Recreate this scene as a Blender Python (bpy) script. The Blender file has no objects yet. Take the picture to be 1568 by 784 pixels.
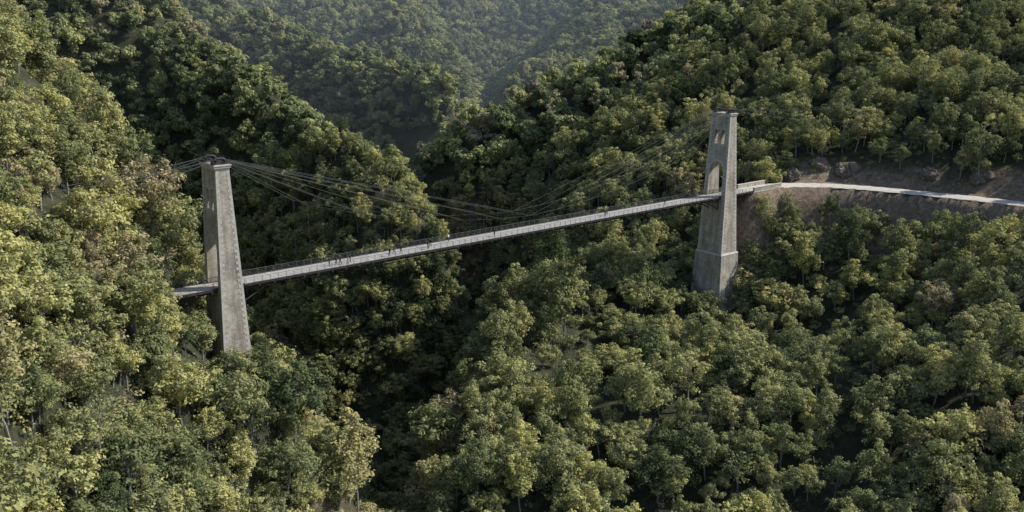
import bpy, bmesh, math, random
import numpy as np
from mathutils import Vector, Matrix, noise
random.seed(7); rng=np.random.default_rng(7)
scene=bpy.context.scene
scene.view_settings.view_transform='Standard'; scene.view_settings.look='None'; scene.view_settings.exposure=0
def link(o,parent=None):
    scene.collection.objects.link(o)
    if parent: o.parent=parent
    return o
# ---------------------------------------------------------------- camera
cam=bpy.data.cameras.new('camera'); co=link(bpy.data.objects.new('camera',cam))
cam.sensor_width=36; cam.lens=33.2; cam.clip_end=6000; cam.clip_start=1
co.location=(0,0,48); co.rotation_euler=(math.radians(90-14.4),0,0); scene.camera=co
# ---------------------------------------------------------------- light
EL=41
S=Vector((0.95,0.17,0)).normalized()*math.cos(math.radians(EL)); S.z=math.sin(math.radians(EL))
w=bpy.data.worlds.new('World'); scene.world=w; w.use_nodes=True
nt=w.node_tree; bg=nt.nodes['Background']; sky=nt.nodes.new('ShaderNodeTexSky'); sky.sky_type='NISHITA'
sky.sun_disc=False; sky.sun_elevation=math.radians(EL); sky.sun_rotation=math.atan2(S.x,S.y)
nt.links.new(sky.outputs[0],bg.inputs[0]); bg.inputs[1].default_value=0.15
sl=bpy.data.lights.new('sun','SUN'); sl.energy=5.0; sl.angle=math.radians(0.5); sl.color=(1,0.96,0.87)
so=link(bpy.data.objects.new('sun',sl)); so.rotation_euler=S.to_track_quat('Z','Y').to_euler()
# ---------------------------------------------------------------- material helpers
def mat(name):
    m=bpy.data.materials.new(name); m.use_nodes=True; return m,m.node_tree,m.node_tree.nodes['Principled BSDF']
def N(nt,t,**k):
    n=nt.nodes.new(t)
    for a,b in k.items(): setattr(n,a,b)
    return n
def ramp(nt,stops):
    r=N(nt,'ShaderNodeValToRGB'); e=r.color_ramp.elements
    while len(e)<len(stops): e.new(0.5)
    for i,(p,c) in enumerate(stops): e[i].position=p; e[i].color=(*c,1)
    return r
def noisy(name,c1,c2,scale=1.0,rough=0.85,detail=6,metal=0,bump=0.0):
    m,nt,b=mat(name); tc=N(nt,'ShaderNodeTexCoord'); n=N(nt,'ShaderNodeTexNoise'); n.inputs['Scale'].default_value=scale; n.inputs['Detail'].default_value=detail
    nt.links.new(tc.outputs['Object'],n.inputs['Vector']); r=ramp(nt,[(0.3,c1),(0.7,c2)]); nt.links.new(n.outputs[0],r.inputs[0])
    nt.links.new(r.outputs[0],b.inputs['Base Color']); b.inputs['Roughness'].default_value=rough; b.inputs['Metallic'].default_value=metal
    if bump:
        bm=N(nt,'ShaderNodeBump'); bm.inputs['Strength'].default_value=bump; nt.links.new(n.outputs[0],bm.inputs['Height']); nt.links.new(bm.outputs[0],b.inputs['Normal'])
    return m
def stone_mat(name,c1,c2,mortar,bw=0.7,bh=0.38):
    m,nt,b=mat(name); tc=N(nt,'ShaderNodeTexCoord'); sp=N(nt,'ShaderNodeSeparateXYZ'); nt.links.new(tc.outputs['Object'],sp.inputs[0])
    ad=N(nt,'ShaderNodeMath',operation='ADD'); nt.links.new(sp.outputs[0],ad.inputs[0]); nt.links.new(sp.outputs[1],ad.inputs[1])
    cb=N(nt,'ShaderNodeCombineXYZ'); nt.links.new(ad.outputs[0],cb.inputs[0]); nt.links.new(sp.outputs[2],cb.inputs[1])
    br=N(nt,'ShaderNodeTexBrick'); br.inputs['Scale'].default_value=1; br.inputs['Brick Width'].default_value=bw; br.inputs['Row Height'].default_value=bh
    br.inputs['Mortar Size'].default_value=0.035; br.inputs['Color1'].default_value=(*c1,1); br.inputs['Color2'].default_value=(*c2,1); br.inputs['Mortar'].default_value=(*mortar,1)
    nt.links.new(cb.outputs[0],br.inputs['Vector'])
    n=N(nt,'ShaderNodeTexNoise'); n.inputs['Scale'].default_value=0.35; n.inputs['Detail'].default_value=8; nt.links.new(tc.outputs['Object'],n.inputs['Vector'])
    mp=N(nt,'ShaderNodeMapping'); mp.inputs['Scale'].default_value=(1.2,1.2,0.12); nt.links.new(tc.outputs['Object'],mp.inputs[0])
    n2=N(nt,'ShaderNodeTexNoise'); n2.inputs['Scale'].default_value=1.0; n2.inputs['Detail'].default_value=6; nt.links.new(mp.outputs[0],n2.inputs['Vector'])
    r=ramp(nt,[(0.3,(0.70,0.67,0.63)),(0.65,(1.1,1.09,1.07))]); nt.links.new(n.outputs[0],r.inputs[0])
    r2=ramp(nt,[(0.35,(0.68,0.66,0.62)),(0.6,(1.05,1.05,1.05))]); nt.links.new(n2.outputs[0],r2.inputs[0])
    mx=N(nt,'ShaderNodeMix',data_type='RGBA',blend_type='MULTIPLY'); mx.inputs[0].default_value=1
    nt.links.new(br.outputs[0],mx.inputs[6]); nt.links.new(r.outputs[0],mx.inputs[7])
    my=N(nt,'ShaderNodeMix',data_type='RGBA',blend_type='MULTIPLY'); my.inputs[0].default_value=1
    nt.links.new(mx.outputs[2],my.inputs[6]); nt.links.new(r2.outputs[0],my.inputs[7])
    nt.links.new(my.outputs[2],b.inputs['Base Color']); b.inputs['Roughness'].default_value=0.9
    bp=N(nt,'ShaderNodeBump'); bp.inputs['Strength'].default_value=0.5; bp.inputs['Distance'].default_value=0.05; nt.links.new(br.outputs['Fac'],bp.inputs['Height']); bp.invert=True; nt.links.new(bp.outputs[0],b.inputs['Normal'])
    return m
M_stone=stone_mat('masonry',(0.49,0.455,0.405),(0.33,0.305,0.265),(0.50,0.475,0.43))
M_trim=noisy('dressed_stone',(0.40,0.38,0.335),(0.54,0.515,0.465),1.2)
M_steel=noisy('dark_steel',(0.025,0.024,0.024),(0.07,0.06,0.055),1.5,0.6,metal=0.3)
M_cable=noisy('cable_steel',(0.06,0.06,0.065),(0.11,0.11,0.11),2,0.6,metal=0.2)
M_rail=noisy('galvanised_rail',(0.10,0.10,0.10),(0.19,0.185,0.17),2,0.55,metal=0.3)
M_gravel=noisy('gravel',(0.42,0.38,0.32),(0.60,0.56,0.49),0.8,0.95,10)
M_deck,nt,b=mat('deck_planks'); tc=N(nt,'ShaderNodeTexCoord'); mp=N(nt,'ShaderNodeMapping'); mp.inputs['Scale'].default_value=(0.15,2.2,1); nt.links.new(tc.outputs['Object'],mp.inputs[0])
n=N(nt,'ShaderNodeTexNoise'); n.inputs['Scale'].default_value=1; n.inputs['Detail'].default_value=5; nt.links.new(mp.outputs[0],n.inputs[0])
r=ramp(nt,[(0.3,(0.28,0.27,0.25)),(0.7,(0.44,0.425,0.40))]); nt.links.new(n.outputs[0],r.inputs[0]); nt.links.new(r.outputs[0],b.inputs['Base Color']); b.inputs['Roughness'].default_value=0.85
# ---------------------------------------------------------------- terrain (control heights are canopy heights, ground is 9 m lower)
LT=np.array([-52.7,166.3]); BD=np.array([0.779,0.627]); SPAN=140.6; RT=LT+BD*SPAN; TN=np.array([0.627,-0.779])
lines=[
 [(-66,158,12),(-71,168,24),(-76,178,33),(-87,190,39),(-112,220,50),(-162,270,70),(-252,340,118)],
 [(-24,330,-28),(-42,370,-8),(-88,420,8),(-135,480,30),(-207,560,68),(-300,650,118)],
 [(-44,420,-15),(-7,425,7),(19,435,17),(63,445,39),(95,455,58),(160,470,92),(300,500,150)],
 [(-18,20,-84),(-20,110,-86),(-22,150,-88),(-24,175,-88),(-28,205,-86),(-24,245,-82),(-4,290,-76),(-4,330,-76),(-46,398,-80),(-75,450,-84),(-90,495,-88),(-62,540,-84),(-15,585,-70),(20,640,-56),(60,720,-35)],
 [(-34,225,-80),(-60,245,-80),(-88,290,-82),(-110,345,-82),(-145,405,-70),(-210,475,-20)],
 [(-16,560,0),(-59,610,20),(-131,690,30),(-227,780,58),(-302,850,90)],
 [(-100,540,-84),(-150,590,-70),(-215,655,-44),(-300,720,30)],
 [(30,575,-54),(70,610,-42),(115,660,-14),(200,700,36)],
 [(-20,660,-76),(-60,700,-68),(-120,765,-54),(-190,860,-26),(-270,950,35)],
 [(-14,150,-45),(-16,170,-36),(-16,190,-29),(-12,215,-23),(-4,240,-20),(12,260,-20)],
 [(80,268,9),(104,263,9),(133,242,9),(160,212,9),(190,165,9)],
 [(110,1040,90),(70,930,48),(35,830,22),(2,750,2)],
 [(-190,1150,124),(-130,1020,80),(-90,900,48),(-52,800,18)],
 [(-20,1000,0),(-22,880,-28),(-26,780,-48)],
]
pts=[(-50,155,-8),(-58,163,-3),(-59,155,-3),(-60,146,2),(-65,138,16),(-62,125,10),(-45,110,-14),(-52.5,100,-7),(-54,90,-1),(-66,115,14),(-78,140,30),(-75,150,27),(-67,148,15),(-53,150,-5),(-48,160,-10),(-50,168,-14),(-46,172,-16),
(-40,140,-22),(-31,145,-35),(-35,155,-25),(-31,160,-27),(-38,185,-28),(-56,190,-24),(-95,150,50),(-140,180,72),(-80,90,28),(-100,100,50),(-70,60,12),(-45,60,-30),(-68,188,4),(-78,200,4),(-100,235,8),(-65,205,-36),
(27,165,-45),(30,190,-33),(28,225,-26),(56,243,-24),(57,258,-22),(82,150,-38),(60,200,-29),(101,195,-19),(99,225,-10),(60,120,-55),(120,150,-26),(150,180,-8),(0,120,-62),(30,110,-64),(100,100,-50),
(75,255,-9),(71,235,-21),(5,190,-31),(5,215,-25),(88,252,-2),(108,250,1),(85,287,19),(112,280,20),(142,258,20),(115,330,35),(165,330,48),(160,290,31),(200,260,36),(260,300,74),
(10,315,-24),(27,330,-5),(35,300,-11),(14,370,-4),(60,340,10),(62,300,1),(70,380,26),(-22,400,-12),(62,275,-10),(30,278,-18),
(0,1100,70),(250,900,85),(-300,1000,120),(0,1300,190),(-500,1200,200),(500,1200,230),(300,700,110),(-400,700,150),(-500,400,180),(-330,450,120),(-300,250,140),(-300,50,150),
(400,100,110),(350,300,120),(-180,0,70),(200,0,20),(0,0,-92),(60,0,-70),(-60,20,-50),(0,-150,-95),(500,-150,150),(-500,-150,150),(700,600,230),(-700,800,250),(0,1600,260),(700,1600,300),(-700,1600,300),(-800,-200,180),(800,-200,180)]
C=[]
for L in lines:
    for a,bb in zip(L[:-1],L[1:]):
        a=np.array(a,float); bb=np.array(bb,float); k=max(1,int(np.linalg.norm((bb-a)[:2])/14))
        for i in range(k): C.append(a+(bb-a)*i/k)
    C.append(np.array(L[-1],float))
C=np.array(C+[np.array(p,float) for p in pts])
X=C[:,:2]; Z=C[:,2]-9
D=np.sqrt(((X[:,None]-X[None])**2).sum(-1)+4.0)
A=np.zeros((len(X)+1,len(X)+1)); A[:-1,:-1]=D-np.eye(len(X))*1.5; A[-1,:-1]=1; A[:-1,-1]=1
Wt=np.linalg.solve(A,np.append(Z,0))
ROAD=np.array([(67,263),(77,269.3),(88,269.6),(97,267),(106,262),(120,252.5),(133,242),(148,225),(168,198),(190,165)],float)
def dens(P,n):
    out=[]
    for i in range(len(P)-1):
        p0=P[max(i-1,0)];p1=P[i];p2=P[i+1];p3=P[min(i+2,len(P)-1)]
        for j in range(n):
            t=j/n; out.append(0.5*((2*p1)+(-p0+p2)*t+(2*p0-5*p1+4*p2-p3)*t*t+(-p0+3*p1-3*p2+p3)*t**3))
    out.append(P[-1]); return np.array(out)
ROADD=dens(ROAD,10)
kw=[(rng.uniform(0,6.28),L,a) for L,a in [(170,1),(120,.8),(80,.6),(55,.45),(38,.35),(26,.25),(17,.2),(11,.13),(150,.9),(95,.6),(60,.5),(30,.3)]]
ph=rng.uniform(0,6.28,len(kw))
def sstep(a,b,x): t=np.clip((x-a)/(b-a),0,1); return t*t*(3-2*t)
def road_dist(x,y):
    o=np.empty(len(x))
    for i in range(0,len(x),50000): o[i:i+50000]=np.sqrt((x[i:i+50000,None]-ROADD[None,:,0])**2+(y[i:i+50000,None]-ROADD[None,:,1])**2).min(1)
    return o
def height(x,y):
    out=np.empty(len(x))
    for i in range(0,len(x),20000):
        xs=x[i:i+20000]; ys=y[i:i+20000]
        d=np.sqrt((xs[:,None]-X[None,:,0])**2+(ys[:,None]-X[None,:,1])**2+4.0)
        z=d@Wt[:-1]+Wt[-1]
        nz=np.zeros(len(xs))
        for (a,L,am),p in zip(kw,ph):
            far=2.2+np.clip((ys-600)/400,0,1)*5 if L>70 else 2.2+0*ys
            wx=xs+6*np.sin(ys/23+p)
            nz+=am*far*np.sin((wx*math.cos(a)+ys*math.sin(a))*6.283/L+p)
        z=z+nz
        rd=road_dist(xs,ys); t=sstep(3.4,8.5,rd); z=z*t+(-0.06)*(1-t)
        s=(xs-LT[0])*BD[0]+(ys-LT[1])*BD[1]; q=abs((xs-LT[0])*TN[0]+(ys-LT[1])*TN[1])
        cut=(1-sstep(2.8,5.5,q))*(s<-2)*(s>-11); z=np.where(cut>0,np.minimum(z,z*(1-cut)+(-0.6)*cut),z)
        lim=-7+sstep(5,14,q)*30; z=np.where((s>2)&(s<SPAN+9)&(q<14),np.minimum(z,lim),z)
        out[i:i+20000]=z
    return out
def slope(x,y): 
    e=2.0; z=height(x,y); return z,np.hypot((height(x+e,y)-z)/e,(height(x,y+e)-z)/e)
def axis(lo,f0,f1,hi,df,dc):
    r=list(np.arange(f0,f1,df)); up=[]; v=f1; st=df
    while v<hi: up.append(v); st=min(st*1.12,dc); v+=st
    up.append(hi); dn=[]; v=f0; st=df
    while v>lo: st=min(st*1.12,dc); v-=st; dn.append(max(v,lo))
    return np.array(dn[::-1]+r+up)
gx=axis(-800,-150,215,800,2.2,12); gy=axis(-200,70,420,1600,2.2,12)
GX,GY=np.meshgrid(gx,gy); zz=height(GX.ravel(),GY.ravel())
V=np.stack([GX.ravel(),GY.ravel(),zz],1)
nx=len(gx); ny=len(gy); ii=(np.arange(ny-1)[:,None]*nx+np.arange(nx-1)[None]).ravel()
F=np.stack([ii,ii+1,ii+1+nx,ii+nx],1)
def mesh_np(name,V,F,mats,smooth=False):
    me=bpy.data.meshes.new(name); k=F.shape[1]
    me.vertices.add(len(V)); me.vertices.foreach_set('co',V.astype(np.float32).ravel())
    me.loops.add(F.size); me.loops.foreach_set('vertex_index',F.astype(np.int32).ravel())
    me.polygons.add(len(F)); me.polygons.foreach_set('loop_start',np.arange(0,F.size,k,dtype=np.int32)); me.polygons.foreach_set('loop_total',np.full(len(F),k,dtype=np.int32))
    for m in mats: me.materials.append(m)
    me.update(calc_edges=True); me.validate()
    if smooth: me.polygons.foreach_set('use_smooth',[True]*len(me.polygons))
    return me
M_ter,nt,b=mat('forest_floor'); geo=N(nt,'ShaderNodeNewGeometry'); sp=N(nt,'ShaderNodeSeparateXYZ'); nt.links.new(geo.outputs['Normal'],sp.inputs[0])
n=N(nt,'ShaderNodeTexNoise'); n.inputs['Scale'].default_value=0.35; n.inputs['Detail'].default_value=12; n.inputs['Roughness'].default_value=0.7; nt.links.new(geo.outputs['Position'],n.inputs['Vector'])
r1=ramp(nt,[(0.3,(0.02,0.026,0.012)),(0.52,(0.045,0.05,0.024)),(0.7,(0.10,0.10,0.055))]); nt.links.new(n.outputs[0],r1.inputs[0])
n2=N(nt,'ShaderNodeTexNoise'); n2.inputs['Scale'].default_value=0.9; n2.inputs['Detail'].default_value=12; n2.inputs['Roughness'].default_value=0.75; nt.links.new(geo.outputs['Position'],n2.inputs['Vector'])
r2=ramp(nt,[(0.3,(0.07,0.052,0.038)),(0.5,(0.23,0.17,0.12)),(0.7,(0.38,0.31,0.23))]); nt.links.new(n2.outputs[0],r2.inputs[0])
ma=N(nt,'ShaderNodeMath',operation='MULTIPLY_ADD'); nt.links.new(n.outputs[0],ma.inputs[0]); ma.inputs[1].default_value=0.5; nt.links.new(sp.outputs[2],ma.inputs[2])
rr=ramp(nt,[(0.5,(1,1,1)),(0.62,(0,0,0))]); nt.links.new(ma.outputs[0],rr.inputs[0])
at=N(nt,'ShaderNodeAttribute'); at.attribute_name='dirt'; md=N(nt,'ShaderNodeMath',operation='MULTIPLY_ADD'); nt.links.new(n.outputs[0],md.inputs[0]); md.inputs[1].default_value=2.6; md.inputs[2].default_value=-1.25
m4=N(nt,'ShaderNodeMath',operation='ADD'); nt.links.new(md.outputs[0],m4.inputs[0]); nt.links.new(at.outputs['Fac'],m4.inputs[1]); 
m5=N(nt,'ShaderNodeMath',operation='MULTIPLY',use_clamp=True); nt.links.new(m4.outputs[0],m5.inputs[0]); nt.links.new(at.outputs['Fac'],m5.inputs[1])
m6=N(nt,'ShaderNodeMath',operation='MAXIMUM'); nt.links.new(m5.outputs[0],m6.inputs[0]); nt.links.new(rr.outputs[0],m6.inputs[1])
mx=N(nt,'ShaderNodeMix',data_type='RGBA'); nt.links.new(m6.outputs[0],mx.inputs[0]); nt.links.new(r1.outputs[0],mx.inputs[6]); nt.links.new(r2.outputs[0],mx.inputs[7])
nt.links.new(mx.outputs[2],b.inputs['Base Color']); b.inputs['Roughness'].default_value=0.95
bp=N(nt,'ShaderNodeBump'); bp.inputs['Strength'].default_value=1; bp.inputs['Distance'].default_value=0.8; nt.links.new(n2.outputs[0],bp.inputs['Height']); nt.links.new(bp.outputs[0],b.inputs['Normal'])
tm=mesh_np('terrain',V,F,[M_ter],True); at=tm.attributes.new('dirt','FLOAT','POINT'); at.data.foreach_set('value',(1-sstep(8,20,road_dist(V[:,0],V[:,1]))).astype(np.float32))
link(bpy.data.objects.new('terrain',tm))
# haze: a real, thin volume of misty air lying in the far valleys
hz=bpy.data.materials.new('valley_haze'); hz.use_nodes=True; nt=hz.node_tree; nt.nodes.clear(); out=N(nt,'ShaderNodeOutputMaterial'); vs_=N(nt,'ShaderNodeVolumeScatter')
vs_.inputs['Color'].default_value=(0.70,0.85,1.0,1); vs_.inputs['Density'].default_value=0.00034; vs_.inputs['Anisotropy'].default_value=0.2; nt.links.new(vs_.outputs[0],out.inputs['Volume'])
# ---------------------------------------------------------------- mesh builder
class MB:
    def __init__(s): s.v=[]; s.f=[]; s.m=[]
    def box(s,x0,x1,y0,y1,z0,z1,m=0):
        i=len(s.v); s.v+=[(x0,y0,z0),(x1,y0,z0),(x1,y1,z0),(x0,y1,z0),(x0,y0,z1),(x1,y0,z1),(x1,y1,z1),(x0,y1,z1)]
        s.hexa(i,m)
    def hexa(s,i,m=0):
        for q in [(0,3,2,1),(4,5,6,7),(0,1,5,4),(1,2,6,5),(2,3,7,6),(3,0,4,7)]: s.f.append([i+k for k in q]); s.m.append(m)
    def tube(s,a,b,r,r2=None,n=6,m=0):
        a=Vector(a);b=Vector(b);d=(b-a).normalized(); u=d.orthogonal().normalized(); v=d.cross(u); r2=r if r2 is None else r2; i=len(s.v)
        for k in range(n):
            t=2*math.pi*k/n; s.v.append(tuple(a+(u*math.cos(t)+v*math.sin(t))*r))
        for k in range(n):
            t=2*math.pi*k/n; s.v.append(tuple(b+(u*math.cos(t)+v*math.sin(t))*r2))
        for k in range(n): s.f.append([i+k,i+(k+1)%n,i+n+(k+1)%n,i+n+k]); s.m.append(m)
        s.f.append([i+k for k in range(n)][::-1]); s.m.append(m); s.f.append([i+n+k for k in range(n)]); s.m.append(m)
    def obj(s,name,mats,parent=None,matrix=None):
        me=bpy.data.meshes.new(name); me.from_pydata(s.v,[],s.f)
        for m in mats: me.materials.append(m)
        me.polygons.foreach_set('material_index',s.m); me.update()
        o=link(bpy.data.objects.new(name,me),parent)
        if matrix is not None: o.matrix_local=matrix
        return o
b=MB(); b.box(-790,790,460,1590,-120,240); b.obj('haze',[hz])
th=math.atan2(TN[1],TN[0])
def frame(p): return Matrix.Translation((p[0],p[1],0))@Matrix.Rotation(th,4,'Z')
bridge=link(bpy.data.objects.new('suspension_bridge',None))
# ---------------------------------------------------------------- towers
def arch_profile(cx,w,z0,zs,n=14):
    r=w/2; P=[(cx-r,z0),(cx+r,z0)]
    for k in range(n+1):
        a=math.pi*k/n; P.append((cx+r*math.cos(a),zs+r*math.sin(a)))
    return P
def tower(p,name,bx,by):
    def half(z):
        if z>=-16: t=(z+16)/38.0; return (bx-(bx-6.2)*t)/2,(by-(by-2.4)*t)/2
        t=(-16-z)/30; return (bx+.7+3*t)/2,(by+.7+3*t)/2
    T=frame(p); par=link(bpy.data.objects.new(name,None),bridge); par.matrix_local=T
    b=MB()
    def ring(z,e=0): hx,hy=half(z); hx+=e;hy+=e; return [(-hx,-hy,z),(hx,-hy,z),(hx,hy,z),(-hx,hy,z)]
    rs=[ring(z) for z in (-16,-8,0,8,16,22)]
    b.v=[v for r in rs for v in r]
    for k in range(len(rs)-1):
        for j in range(4): b.f.append([4*k+j,4*k+(j+1)%4,4*k+4+(j+1)%4,4*k+4+j]); b.m.append(0)
    b.f.append([3,2,1,0]); b.m.append(0); e=4*(len(rs)-1); b.f.append([e,e+1,e+2,e+3]); b.m.append(0)
    sh=b.obj('shaft',[M_stone],par)
    WX,WW,WZ0,WZS=1.12,1.45,14.0,17.3
    c=MB()
    for P in (arch_profile(0,4.7,-0.35,7.0),arch_profile(-WX,WW,WZ0,WZS),arch_profile(WX,WW,WZ0,WZS)):
        i=len(c.v); n=len(P)
        c.v+=[(x,-8,z) for x,z in P]+[(x,8,z) for x,z in P]
        c.f.append(list(range(i,i+n))); c.f.append(list(range(i+2*n-1,i+n-1,-1)))
        for k in range(n): c.f.append([i+k,i+n+k,i+n+(k+1)%n,i+(k+1)%n])
        c.m+=[0]*(n+2)
    cut=c.obj('cutter',[M_stone],par)
    bmm=bmesh.new(); bmm.from_mesh(cut.data); bmesh.ops.recalc_face_normals(bmm,faces=bmm.faces); bmm.to_mesh(cut.data)
    mod=sh.modifiers.new('b','BOOLEAN'); mod.object=cut; mod.operation='DIFFERENCE'; mod.solver='EXACT'
    bpy.context.view_layer.update(); dg=bpy.context.evaluated_depsgraph_get(); me=bpy.data.meshes.new_from_object(sh.evaluated_get(dg)); sh.modifiers.clear(); sh.data=me
    bpy.data.objects.remove(cut)
    b=MB(); a0=ring(-46); a1=ring(-16.02)
    b.v=a0+a1; b.hexa(0); i=len(b.v); b.v+=[(x,y,-16.018) for x,y,z in ring(-16.0,0.45)]+[(x,y,-15.6) for x,y,z in ring(-15.6,0.2)]; b.hexa(i,1)
    b.obj('plinth',[M_stone,M_trim],par)
    b=MB(); z=-15.55; k=0
    while z<21.4:
        h=0.55
        for sx in (-1,1):
            for sy in (-1,1):
                lx,ly=(0.85,0.45) if k%2 else (0.45,0.85)
                vs=[]
                for zz_ in (z,z+h-0.03):
                    hx,hy=half(zz_); xo=sx*(hx+0.035); yo=sy*(hy+0.035); xi=sx*(hx-lx); yi=sy*(hy-min(ly,hy*0.45))
                    q=[(xi,yi,zz_),(xo,yi,zz_),(xo,yo,zz_),(xi,yo,zz_)]
                    if sx*sy<0: q=q[::-1]
                    vs+=q
                i=len(b.v); b.v+=vs; b.hexa(i)
        z+=h;k+=1
    for cx,wd,zs,z0,rw in ((0,4.7,7.0,0.3,0.5),(-WX,WW,WZS,14.4,0.22),(WX,WW,WZS,14.4,0.22)):
        n=17 if wd>2 else 7
        for sy in (-1,1):
            for k in range(n):
                a0=math.pi*(k+0.04)/n; a1=math.pi*(k+0.96)/n; i=len(b.v)
                for rr_ in (wd/2+0.002,wd/2+rw+(0.08 if k%2 else 0)):
                    for a in (a0,a1):
                        x=cx+rr_*math.cos(a); zc=zs+rr_*math.sin(a); hy=half(zc)[1]
                        b.v+=[(x,sy*(hy-0.1),zc),(x,sy*(hy+0.045),zc)]
                q=[i,i+1,i+3,i+2,i+4,i+5,i+7,i+6]
                for f in [(0,3,2,1),(4,5,6,7),(0,1,5,4),(1,2,6,5),(2,3,7,6),(3,0,4,7)]: b.f.append([q[t] for t in f]); b.m.append(0)
            z=z0;k=0
            while z<zs-0.3:
                for sx in (-1,1):
                    if wd<2 and sx*cx<0: continue
                    l=rw*(1.0 if k%2 else 0.6); i=len(b.v); vs=[]
                    for zc in (z,z+0.45):
                        hy=half(zc)[1]; xa=cx+sx*(wd/2+0.002); xb=cx+sx*(wd/2+l)
                        vs+=[(xa,sy*(hy-0.1),zc),(xb,sy*(hy-0.1),zc),(xb,sy*(hy+0.04),zc),(xa,sy*(hy+0.04),zc)]
                    b.v+=vs; b.hexa(i)
                z+=0.48;k+=1
    q=b.obj('quoins_and_voussoirs',[M_trim],par)
    bmm=bmesh.new(); bmm.from_mesh(q.data); bmesh.ops.recalc_face_normals(bmm,faces=bmm.faces); bmm.to_mesh(q.data)
    b=MB()
    hx,hy=half(22)
    for z0,z1,e in ((21.45,21.8,0.12),(21.803,22.15,0.3),(22.153,22.35,0.42)): b.box(-hx-e,hx+e,-hy-e,hy+e,z0,z1)
    hy=half(13.8)[1]
    for sy in (-1,1): b.box(-2.1,2.1,sy*hy-0.12,sy*hy+0.16,13.7,13.98)
    b.obj('cornice',[M_trim],par)
    b=MB()
    for x in (-2.6,-1.9,1.9,2.6): b.box(x-0.15,x+0.15,-1.5,1.5,22.353,22.9)
    for y in (-0.8,0.8): b.box(-3.3,3.3,y-0.12,y+0.12,22.903,23.1)
    for x in (-2.25,2.25):
        for k in range(6):
            a=math.pi*k/6; a2=math.pi*(k+1)/6
            b.tube((x,1.1*math.cos(a),22.9+0.55*math.sin(a)),(x,1.1*math.cos(a2),22.9+0.55*math.sin(a2)),0.22)
    for x in (-3.3,0,3.3):
        for y in (-1.4,1.4): b.tube((x,y,22.35),(x,y,23.5),0.04)
    for y in (-1.4,1.4): b.tube((-3.3,y,23.5),(3.3,y,23.5),0.035); b.tube((-3.3,y,23.0),(3.3,y,23.0),0.025)
    b.obj('cable_saddles',[M_steel],par)
tower(LT,'masonry_tower',7.9,5.4); tower(RT,'masonry_tower.001',8.4,6.4)
# ---------------------------------------------------------------- deck (local y = along bridge from left tower)
FT=frame(LT); y0,y1=-10.5,SPAN+11
segs=[(y0,-3,2.75),(-3,3,2.25),(3,SPAN-3.2,2.75),(SPAN-3.2,SPAN+3.2,2.25),(SPAN+3.2,y1,2.75)]
b=MB()
for a_,e_,hw in segs:
    n=max(1,round((e_-a_)/2)); st=(e_-a_)/n
    for k in range(n): b.box(-hw,hw,a_+k*st,a_+(k+1)*st-0.03,-0.15,random.uniform(-.01,.01))
b.obj('deck_planking',[M_deck],bridge,FT)
b=MB()
for sx in (-1,1):
    for a_,e_,hw in segs: b.box(sx*hw-0.1,sx*hw+0.1,a_,e_,-0.3,0.12)
    b.box(sx*1.7-0.15,sx*1.7+0.15,y0,y1,-0.95,-0.155)
b.box(-0.1,0.1,y0,y1,-0.6,-0.155)
yy=y0+1
while yy<y1:
    if abs(yy)>3.3 and abs(yy-SPAN)>3.6: b.box(-3.2,3.2,yy-0.12,yy+0.12,-0.62,-0.31)
    if yy+3<y1:
        b.tube((-1.7,yy,-0.9),(1.7,yy+3,-0.9),0.05,n=4); b.tube((1.7,yy,-0.9),(-1.7,yy+3,-0.9),0.05,n=4)
        for sx in (-1,1): b.tube((sx*1.7,yy,-0.95),(sx*1.7,yy,-1.35),0.05,n=4); b.tube((sx*1.7,yy,-1.35),(sx*1.7,yy+3,-1.35),0.07,n=4)
    yy+=3
for s0,sg in ((SPAN,-1),(SPAN,1),(0,1)):
    for sx in (-1,1): b.tube((sx*1.7,s0+sg*2.4,-3.6),(sx*1.7,s0+sg*7.5,-1.0),0.14); b.tube((sx*1.7,s0+sg*2.6,-1.2),(sx*1.7,s0+sg*2.6,-4),0.12)
b.obj('stiffening_girders',[M_steel],bridge,FT)
b=MB()
for a_,e_,hw in segs:
    n=max(1,round((e_-a_)/1.6)); st=(e_-a_)/n
    for sx in (-1,1):
        xr=sx*(hw-0.02)
        for k in range(n+1): b.box(xr-0.03,xr+0.03,a_+k*st-0.03,a_+k*st+0.03,0.0,1.12)
        for z,rr_ in ((1.12,0.035),(0.8,0.015),(0.5,0.015),(0.2,0.015)): b.tube((xr,a_,z),(xr,e_,z),rr_,n=5)
        m_=n*4
        for k in range(m_): yy=a_+(k+.5)*(e_-a_)/m_; b.tube((xr,yy,0.05),(xr,yy,1.1),0.008,n=3)
b.obj('railings',[M_rail],bridge,FT)
b=MB()
ns=[16,28,40,52,62,70.3]; zn=[13.2,9.9,7.3,5.4,4.4,4.0]
for sx in (-1,1):
    xt=sx*2.25; xd=sx*3.1
    for side in (0,1):
        f=(lambda s:s) if side==0 else (lambda s:SPAN-s)
        top=(xt,f(0),23.3); prev=(xd,f(2.6),17.5)
        for k,(s,z) in enumerate(zip(ns,zn)):
            P=(xd,f(s),z); b.tube(top,P,0.036 if side==0 else 0.022,n=5)
            if k>0: b.tube(prev,P,0.02,n=5)
            prev=P; b.tube(P,(xd,f(s),-0.5),0.016,n=4)
        s=19
        while s<70:
            z=np.interp(s,ns,zn); b.tube((xd,f(s),z),(xd,f(s),-0.5),0.011,n=4); s+=3
        for k in range(2):
            L=40 if side==0 else 60
            zf=[20.5,16][k] if side==0 else [21,16][k]
            P1=Vector((xt+sx*(0.6*k-0.4),f(-L),zf)); prev=Vector((xt+0.15*k-0.1,f(0),23.3)); P0=prev
            for j in range(1,9):
                t=j/8; Q=P0.lerp(P1,t); Q.z-=1.0*4*t*(1-t); b.tube(prev,Q,0.07 if side==0 else 0.03,n=5); prev=Q
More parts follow.
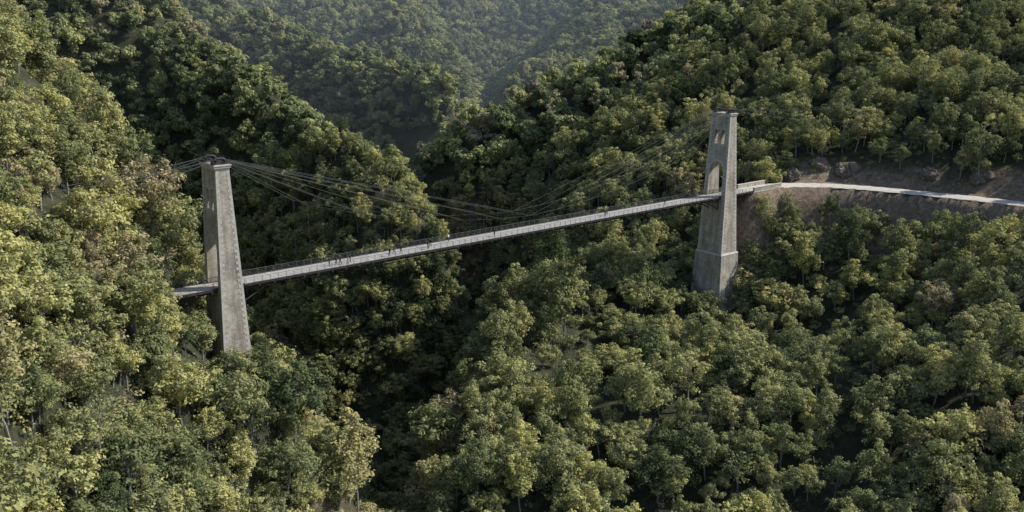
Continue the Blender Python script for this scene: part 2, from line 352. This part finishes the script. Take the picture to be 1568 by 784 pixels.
b.obj('suspension_cables',[M_cable],bridge,FT)
b=MB(); a=SPAN
def hx8(pts_,m=0):
    i=len(b.v); b.v+=pts_; b.hexa(i,m)
hx8([(-3.6,a+9.8,-24),(3.9,a+9.8,-24),(5.0,a+27,-24),(-3.6,a+27,-24),(-2.9,a+11,-0.35),(2.9,a+11,-0.35),(3.1,a+24,-0.35),(-3.1,a+24,-0.35)])
b.box(-3.1,3.1,a+11.0,a+24,-0.34,-0.02,1)
for sx in (-1,1):
    b.box(sx*2.85-0.25,sx*2.85+0.25,a+11.2,a+23.5,-0.018,0.95,0); b.box(sx*2.85-0.32,sx*2.85+0.32,a+11.1,a+23.6,0.953,1.12,1)
b.obj('stone_abutment',[M_stone,M_gravel],bridge,FT)
# ---------------------------------------------------------------- road
def strip(P,offs,zf):
    vs=[];n=len(P)
    for i in range(n):
        t=P[min(i+1,n-1)]-P[max(i-1,0)]; t/=np.linalg.norm(t); nn=np.array([t[1],-t[0]])
        for o_,z in zip(offs,zf): vs.append((*(P[i]+nn*(o_+(0.3*math.sin(i*1.7+o_) if abs(o_)>2 else 0))),z))
    k=len(offs); fs=[]
    for i in range(n-1):
        for j in range(k-1): fs.append([i*k+j,i*k+j+1,(i+1)*k+j+1,(i+1)*k+j])
    return np.array(vs),np.array(fs)
vs,fs=strip(ROADD[8:],[-3.3,-2.7,-1.0,0,1.0,2.7,3.3],[-0.15,0.04,0.09,0.12,0.09,0.04,-0.15])
link(bpy.data.objects.new('gravel_road',mesh_np('gravel_road',vs,fs[:,::-1],[M_gravel],True)))
# ---------------------------------------------------------------- trees
def leaf_mat(name,stops):
    m=bpy.data.materials.new(name); m.use_nodes=True; nt=m.node_tree; nt.nodes.clear()
    out=N(nt,'ShaderNodeOutputMaterial'); oi=N(nt,'ShaderNodeObjectInfo')
    ns_=N(nt,'ShaderNodeTexNoise'); ns_.inputs['Scale'].default_value=0.018; ns_.inputs['Detail'].default_value=3; nt.links.new(oi.outputs['Location'],ns_.inputs['Vector'])
    m1=N(nt,'ShaderNodeMath',operation='MULTIPLY_ADD'); nt.links.new(ns_.outputs[0],m1.inputs[0]); m1.inputs[1].default_value=1.0; m1.inputs[2].default_value=-0.5
    m2=N(nt,'ShaderNodeMath',operation='ADD'); nt.links.new(m1.outputs[0],m2.inputs[0]); nt.links.new(oi.outputs['Random'],m2.inputs[1])
    r=ramp(nt,stops); nt.links.new(m2.outputs[0],r.inputs[0])
    at=N(nt,'ShaderNodeAttribute'); at.attribute_name='tint'
    r2=ramp(nt,[(0,(0.6,0.65,0.65)),(1,(1.4,1.35,1.2))]); nt.links.new(at.outputs['Fac'],r2.inputs[0])
    mx=N(nt,'ShaderNodeMix',data_type='RGBA',blend_type='MULTIPLY'); mx.inputs[0].default_value=1; nt.links.new(r.outputs[0],mx.inputs[6]); nt.links.new(r2.outputs[0],mx.inputs[7])
    d=N(nt,'ShaderNodeBsdfDiffuse'); t=N(nt,'ShaderNodeBsdfTranslucent')
    nt.links.new(mx.outputs[2],d.inputs[0]); nt.links.new(mx.outputs[2],t.inputs[0])
    a=N(nt,'ShaderNodeMixShader'); a.inputs[0].default_value=0.33; nt.links.new(d.outputs[0],a.inputs[1]); nt.links.new(t.outputs[0],a.inputs[2])
    nt.links.new(a.outputs[0],out.inputs[0]); return m
GR=[(0.0,(0.12,0.150,0.080)),(0.18,(0.26,0.280,0.140)),(0.38,(0.38,0.385,0.190)),(0.55,(0.23,0.255,0.135)),(0.74,(0.45,0.445,0.220)),(0.92,(0.49,0.475,0.205)),(1.0,(0.42,0.37,0.235))]
M_leaf=leaf_mat('leaves',GR)
M_leaff=leaf_mat('distant_leaves_haze_tint',[(p,(c[0]*0.92,c[1]*0.98,c[2]*1.05)) for p,c in GR])  # bluish shift paints aerial haze into the far foliage colour
M_bark=noisy('bark',(0.14,0.13,0.12),(0.30,0.28,0.26),3)
def make_tree(name,seed,H,R,ncl,nlf,ls,leafm,cr=(1.0,1.9),trunk=True,low=0.3):
    rg=np.random.default_rng(seed); b=MB(); cz=H*(0.5+low/2); cl=[]; tries=0
    a0=rg.uniform(0,6.28,4); am=rg.uniform(0.08,0.3,4)
    while len(cl)<ncl and tries<6000:
        tries+=1
        p=rg.normal(size=3); p/=np.linalg.norm(p); p*=rg.uniform(0.2,1)**0.45
        zt=p[2]; az=math.atan2(p[1],p[0]); lob=1+sum(am[k]*math.sin((k+1)*az+a0[k]+zt*2) for k in range(4))
        rad=R*(1-0.4*max(0,zt))*lob
        q=np.array([p[0]*rad,p[1]*rad,cz+zt*(H-cz)*(0.85+0.3*math.sin(az*2+a0[0]))]); r_=rg.uniform(*cr)*(1-0.25*max(0,zt))
        if all(np.linalg.norm(q-c[0])>0.5*(r_+c[1])*0.85 for c in cl): cl.append((q,r_))
    if trunk:
        top=np.array([rg.uniform(-.6,.6),rg.uniform(-.6,.6),H*0.82]); mid=np.array([rg.uniform(-.4,.4),rg.uniform(-.4,.4),H*0.35])
        b.tube((0,0,-1.5),mid,0.24,0.17); b.tube(mid,top,0.17,0.04)
        for q,r_ in cl[:20]:
            t=rg.uniform(0.1,0.75); s=mid+(top-mid)*t
            if s[2]>q[2]: s=mid
            k=(s+q)/2+rg.normal(size=3)*0.3; b.tube(s,k,0.08,0.05,n=4); b.tube(k,q+(q-k)*0.3,0.05,0.015,n=4)
    nb=len(b.f); P=[];Nn=[];T=[]
    for q,r_ in cl:
        n=max(8,int(nlf*(r_/1.2)**2)); d=rg.normal(size=(n,3)); d/=np.linalg.norm(d,axis=1)[:,None]; d[:,2]=np.where(rg.random(n)<0.5,abs(d[:,2]),d[:,2])
        rad=r_*rg.uniform(0.3,1.2,n)**0.6
        rad*=1+0.3*np.sin(d[:,0]*6+q[0]*3)*np.sin(d[:,1]*6+q[1])+0.13*rg.normal(size=n)
        sc=np.array([1,1,rg.uniform(0.6,1.0)])
        P.append(q+d*rad[:,None]*sc); nn=d*1.0+rg.normal(size=(n,3))*0.35+np.array([0,0,0.4]); Nn.append(nn/np.linalg.norm(nn,axis=1)[:,None])
        T.append(np.clip(rg.uniform(0.15,0.85)+rg.normal(size=n)*0.2,0,1))
    P=np.concatenate(P);Nn=np.concatenate(Nn);T=np.concatenate(T); n=len(P)
    u=np.cross(Nn,rg.normal(size=(n,3))); u/=np.linalg.norm(u,axis=1)[:,None]; v=np.cross(Nn,u)
    sz=ls*rg.uniform(0.6,1.35,n)[:,None]
    q=np.stack([P+u*sz*0.75,P+v*sz*0.45,P-u*sz*0.75,P-v*sz*0.45],1).reshape(-1,3)
    V=np.concatenate([np.array(b.v).reshape(-1,3),q]); nb0=len(b.v)
    me=bpy.data.meshes.new(name); lf=(np.arange(4*n).reshape(-1,4)+nb0).tolist()
    me.from_pydata(V.tolist(),[],b.f+lf); me.materials.append(M_bark); me.materials.append(leafm)
    me.polygons.foreach_set('material_index',[0]*nb+[1]*n)
    at=me.attributes.new('tint','FLOAT','POINT'); at.data.foreach_set('value',np.concatenate([np.zeros(nb0)+.5,np.repeat(T,4)]).astype(np.float32)); me.update()
    return me
def coll(name,meshes):
    c=bpy.data.collections.new(name)
    for i,m in enumerate(meshes): c.objects.link(bpy.data.objects.new('%s_%02d'%(name,i),m))
    return c
near=[make_tree('broadleaf_%d'%i,100+i,H,R,nc,90,0.35,M_leaf,cr=cr) for i,(H,R,nc,cr) in enumerate([(12,3.7,52,(.7,1.35)),(13.5,3.0,46,(.6,1.2)),(10.5,4.2,56,(.7,1.35)),(12.5,4.3,66,(.65,1.3)),(11,2.7,36,(.6,1.2)),(14.5,3.7,60,(.7,1.3)),(9.5,3.4,38,(.7,1.4))])]
near.append(make_tree('broadleaf_thin',140,12,3.4,34,40,0.28,M_leaf,cr=(.6,1.2)))
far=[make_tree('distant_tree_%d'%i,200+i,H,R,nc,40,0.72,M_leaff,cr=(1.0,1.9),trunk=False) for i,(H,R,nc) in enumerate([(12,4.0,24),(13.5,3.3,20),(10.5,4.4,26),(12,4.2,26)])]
bush=[make_tree('shrub_%d'%i,300+i,2.6,1.5,8,60,0.24,M_leaf,cr=(.6,.95),trunk=False,low=0.0) for i in range(3)]
C_near=coll('tree_kinds',near); C_far=coll('distant_tree_kinds',far); C_bush=coll('shrub_kinds',bush)
def scatter(name,P,rot,scl,idx,c):
    me=bpy.data.meshes.new(name); me.vertices.add(len(P)); me.vertices.foreach_set('co',P.astype(np.float32).ravel())
    a=me.attributes.new('rot','FLOAT_VECTOR','POINT'); a.data.foreach_set('vector',rot.astype(np.float32).ravel())
    a=me.attributes.new('scl','FLOAT_VECTOR','POINT'); a.data.foreach_set('vector',scl.astype(np.float32).ravel())
    a=me.attributes.new('idx','INT','POINT'); a.data.foreach_set('value',idx.astype(np.int32))
    me.update(); o=link(bpy.data.objects.new(name,me))
    g=bpy.data.node_groups.new(name,'GeometryNodeTree'); g.interface.new_socket('Geometry',in_out='INPUT',socket_type='NodeSocketGeometry'); g.interface.new_socket('Geometry',in_out='OUTPUT',socket_type='NodeSocketGeometry')
    gi=g.nodes.new('NodeGroupInput'); go=g.nodes.new('NodeGroupOutput'); ip=g.nodes.new('GeometryNodeInstanceOnPoints'); ci=g.nodes.new('GeometryNodeCollectionInfo')
    ci.inputs['Collection'].default_value=c; ci.inputs['Separate Children'].default_value=True; ci.inputs['Reset Children'].default_value=True
    def na(n,t): x=g.nodes.new('GeometryNodeInputNamedAttribute'); x.data_type=t; x.inputs[0].default_value=n; return x.outputs[0]
    g.links.new(gi.outputs[0],ip.inputs['Points']); g.links.new(ci.outputs[0],ip.inputs['Instance']); ip.inputs['Pick Instance'].default_value=True
    g.links.new(na('idx','INT'),ip.inputs['Instance Index']); g.links.new(na('rot','FLOAT_VECTOR'),ip.inputs['Rotation']); g.links.new(na('scl','FLOAT_VECTOR'),ip.inputs['Scale'])
    g.links.new(ip.outputs[0],go.inputs[0]); md=o.modifiers.new('scatter','NODES'); md.node_group=g; return o
def gridpts(x0,x1,y0,y1,sp,j=0.48):
    a,b_=np.meshgrid(np.arange(x0,x1,sp),np.arange(y0,y1,sp)); a=a.astype(float); a[::2]+=sp/2
    x=a.ravel()+rng.uniform(-j,j,a.size)*sp; y=b_.ravel()+rng.uniform(-j,j,a.size)*sp
    k=(abs(x)<0.62*y+60); return x[k],y[k]
def sq(x,y): return (x-LT[0])*BD[0]+(y-LT[1])*BD[1], abs((x-LT[0])*TN[0]+(y-LT[1])*TN[1])
x,y=gridpts(-340,370,50,400,3.3); z,g=slope(x,y); k=rng.random(len(x))<0.38*np.sqrt(1+1.4*g*g); x,y,z,g=x[k],y[k],z[k],g[k]
s,q=sq(x,y); rd=road_dist(x,y)
sc=rng.uniform(0.45,1.0,len(x))*np.where(rng.random(len(x))<0.14,1.3,1)
def cap(sc,mask,zc): return np.where(mask,np.minimum(sc,(zc-z)/14.0),sc)
sc=cap(sc,(q<7.5)&(s>-3)&(s<SPAN+12),-2.2)
sc=cap(sc,(q<7)&(s>=SPAN+12)&(s<SPAN+26),-1.0)
sc=cap(sc,(q<4.5)&(s<=-3)&(s>-10.5),-1.0)
sc=cap(sc,(abs(x/y*166.3+52.0)<5.5)&(y>110)&(y<163),48-58.5*y/166)
sc=cap(sc,(abs(x/y*166.3+60.0)<3.2)&(y>125)&(y<166),48-49.5*y/166)
sc=cap(sc,(rd<17)&(y<272)&(z<1.5)&(x>66),-0.3)
sc=cap(sc,(abs(x/y*254.5-56.8)<7)&(y>190)&(y<253),48-74*y/254)
ok=(sc>0.17)&(rd>5.5)
below=(rd<14)&(z<1.0)&(x>80); above=(rd<18)&(z>=1.0); ok&=~(below&((rd<8)|(rng.random(len(x))<0.35))); ok&=~(above&((rd<9)|(rng.random(len(x))<0.6)))
ok&=~((q<6.0)&(abs(s)<4.0)); ok&=~((q<6.8)&(abs(s-SPAN)<6.0))
x,y,z,sc=x[ok],y[ok],z[ok],sc[ok]; n=len(x)
idx=rng.choice(8,n,p=[.15,.13,.14,.15,.12,.12,.12,.07]); rot=np.stack([rng.normal(0,.07,n),rng.normal(0,.07,n),rng.uniform(0,6.28,n)],1)
scl=np.stack([sc*rng.uniform(.85,1.15,n),sc*rng.uniform(.85,1.15,n),sc*rng.uniform(.85,1.12,n)],1); scl[:,:2]=np.maximum(scl[:,:2],0.42)
P=np.stack([x,y,z-0.3],1)
order=np.argsort(np.hypot(x,y)+1000*(abs(x)>0.55*y+5)); hero=order[:10]
for i in hero:
    o=link(bpy.data.objects.new('broadleaf_tree',near[idx[i]])); o.location=P[i]; o.rotation_euler=rot[i]; o.scale=scl[i]
keep=np.ones(n,bool); keep[hero]=False
scatter('forest',P[keep],rot[keep],scl[keep],idx[keep],C_near)
x,y=gridpts(-780,780,400,1450,5.8); z,g=slope(x,y); k=rng.random(len(x))<0.6*np.sqrt(1+g*g); x,y,z=x[k],y[k],z[k]; n=len(x); sc=rng.uniform(0.65,1.25,n)
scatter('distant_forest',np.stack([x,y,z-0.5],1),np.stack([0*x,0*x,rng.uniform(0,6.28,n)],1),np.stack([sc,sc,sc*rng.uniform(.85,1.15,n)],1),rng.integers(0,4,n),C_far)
nf=n
x,y=gridpts(-140,220,60,330,2.4); z,g=slope(x,y); s,q=sq(x,y); rd=road_dist(x,y); ok=(rd>4.2)&~((q<4.0)&(s>-14)&(s<SPAN+27)&(z>-4))&(rng.random(len(x))<np.where(g>1.1,0.3,0.2)*np.sqrt(1+g*g)*np.where(rd<18,1.5,1))&~((rd<9)&(rng.random(len(x))<0.5))
x,y,z,g=x[ok],y[ok],z[ok],g[ok]; n=len(x); sc=rng.uniform(.4,1.4,n)*np.where(g>1.1,1.4,1)*np.where(rd[ok]<18,0.6,1)
scatter('undergrowth',np.stack([x,y,z-0.3],1),np.stack([0*x,0*x,rng.uniform(0,6.28,n)],1),np.stack([sc,sc,sc],1),rng.integers(0,3,n),C_bush)
# ---------------------------------------------------------------- rocks
M_rock=noisy('rock',(0.08,0.065,0.05),(0.24,0.195,0.155),0.7,0.95,12,bump=1.0)
def rock(x,y,r,h,seed,dz=0):
    bm=bmesh.new(); bmesh.ops.create_icosphere(bm,subdivisions=5,radius=1)
    for v in bm.verts:
        p=v.co.copy(); d=1+0.35*noise.noise(p*1.3+Vector((seed,1,2)))+0.3*abs(noise.noise(p*2.6+Vector((seed,0,0))))+0.16*noise.noise(p*6+Vector((seed,0,0)))+0.07*noise.noise(p*14)
        v.co=Vector((p.x*r*d,p.y*r*0.8*d,p.z*h*d))
    me=bpy.data.meshes.new('rock_outcrop'); bm.to_mesh(me); me.materials.append(M_rock); o=link(bpy.data.objects.new('rock_outcrop',me))
    o.location=(x,y,float(height(np.array([x]),np.array([y]))[0])+dz); o.rotation_euler=(0,0,seed*1.3)
for i,(x,y,r,h,dz) in enumerate([(84,280,3.5,3,-1),(92,281,3,2.5,-.5),(100,279,4,2.5,-.5),(119,268,3,2,-.5),(131,260,3.5,2.5,-.5),(79,285,3.5,4,-.5),(10,428,6,9,0),(62,440,4,10,2)]): rock(x,y,r,h,i+1,dz)
# ---------------------------------------------------------------- people
def cloth(n,c): return noisy(n,tuple(k*0.85 for k in c),tuple(min(1,k*1.1) for k in c),6,0.9)
SK=cloth('skin',(0.45,0.29,0.21)); SH=cloth('shoes',(0.04,0.035,0.03))
def person(s,q,face,shirt,trou,hair,stride=0.2,arm=0.25,lean=0.0,H=1.72):
    k=H/1.72
    J=[(0,0,.95,.13,.11),(0,lean*.3,1.15,.13,.10),(0,lean*.7,1.36,.16,.11),(0,lean,1.47,.07,.06),(0,lean+.01,1.55,.055,.055),(0,lean+.02,1.63,.09,.105),(0,lean+.02,1.70,.06,.07)]
    E=[(0,1),(1,2),(2,3),(3,4),(4,5),(5,6)]
    for sx in (-1,1):
        i=len(J); f=stride*sx
        J+=[(sx*.09,0,.88,.095,.095),(sx*.1,f*.55,.48,.065,.065),(sx*.1,f-.06*(f<0),.09,.042,.042),(sx*.105,f+.13,.04,.04,.03)]
        E+=[(0,i),(i,i+1),(i+1,i+2),(i+2,i+3)]
        i=len(J); a=-arm*sx
        J+=[(sx*.19,lean,1.40,.06,.06),(sx*.235,lean*.6+a*.4,1.12,.045,.045),(sx*.23,lean*.5+a+.08,.88,.03,.03),(sx*.225,lean*.5+a+.12,.80,.034,.022),(sx*.22,lean*.5+a+.14,.72,.018,.014),(sx*.19,lean*.5+a+.14,.78,.012,.012)]
        E+=[(2,i),(i,i+1),(i+1,i+2),(i+2,i+3),(i+3,i+4),(i+3,i+5)]
    me=bpy.data.meshes.new('p'); me.from_pydata([(x*k,y*k,z*k) for x,y,z,_,_ in J],E,[]); o=link(bpy.data.objects.new('person',me))
    m=o.modifiers.new('s','SKIN')
    for i,v in enumerate(me.skin_vertices[0].data): v.radius=(J[i][3]*k,J[i][4]*k); v.use_root=(i==0)
    m2=o.modifiers.new('u','SUBSURF'); m2.levels=2; m2.render_levels=2
    bpy.context.view_layer.update(); dg=bpy.context.evaluated_depsgraph_get(); me2=bpy.data.meshes.new_from_object(o.evaluated_get(dg)); o.modifiers.clear(); o.data=me2
    me2.materials.clear()
    for mm in (shirt,trou,SK,hair,SH): me2.materials.append(mm)
    for p in me2.polygons:
        c=p.center/k; p.use_smooth=True
        if c.z<0.085: p.material_index=4
        elif abs(c.x)>0.165 and c.z<1.08: p.material_index=2
        elif c.z<0.97: p.material_index=1
        elif c.z<1.49: p.material_index=0
        else: p.material_index=3 if (c.z>1.68 or (c.y<lean-0.01 and c.z>1.56)) else 2
    w_=LT+BD*s+TN*q; o.location=(w_[0],w_[1],0.012); o.rotation_euler=(0,0,th+face)
cs=[cloth('navy_cloth',(0.02,0.025,0.05)),cloth('black_cloth',(0.012,0.012,0.014)),cloth('red_cloth',(0.16,0.025,0.025)),cloth('white_cloth',(0.6,0.6,0.58)),cloth('grey_cloth',(0.05,0.05,0.055)),cloth('denim',(0.025,0.035,0.065))]
hs=[cloth('brown_hair',(0.06,0.035,0.02)),cloth('dark_hair',(0.02,0.015,0.012))]
for i,(s,q,f,a,b_,ln) in enumerate([(21.2,.5,0,0,5,0),(22.3,1.3,.3,1,1,0),(23.5,.7,3.0,1,5,.03),(24.8,1.5,2.6,2,1,0),(24.1,-.4,1.2,4,1,0),(25.8,.6,1.9,0,1,0),(34.5,1.3,0.2,1,5,.04),(36.2,.3,0.1,4,1,.03),(37.4,1.1,.3,1,1,0),(44,1.2,3.1,0,4,0),(45.2,.3,3.2,1,1,0),(51,-1.3,1.6,3,5,.12),(62,.8,0,1,4,0),(95.8,1.2,0.1,1,5,0),(97.2,.4,-.1,4,1,0),(118,.5,3.1,0,1,0)]):
    person(s,q,f,cs[a],cs[b_],hs[i%2],stride=0.22 if i%3 else 0.04,arm=0.2 if i%3 else 0.03,lean=ln,H=random.uniform(1.64,1.86))
print('trees',len(P),nf)
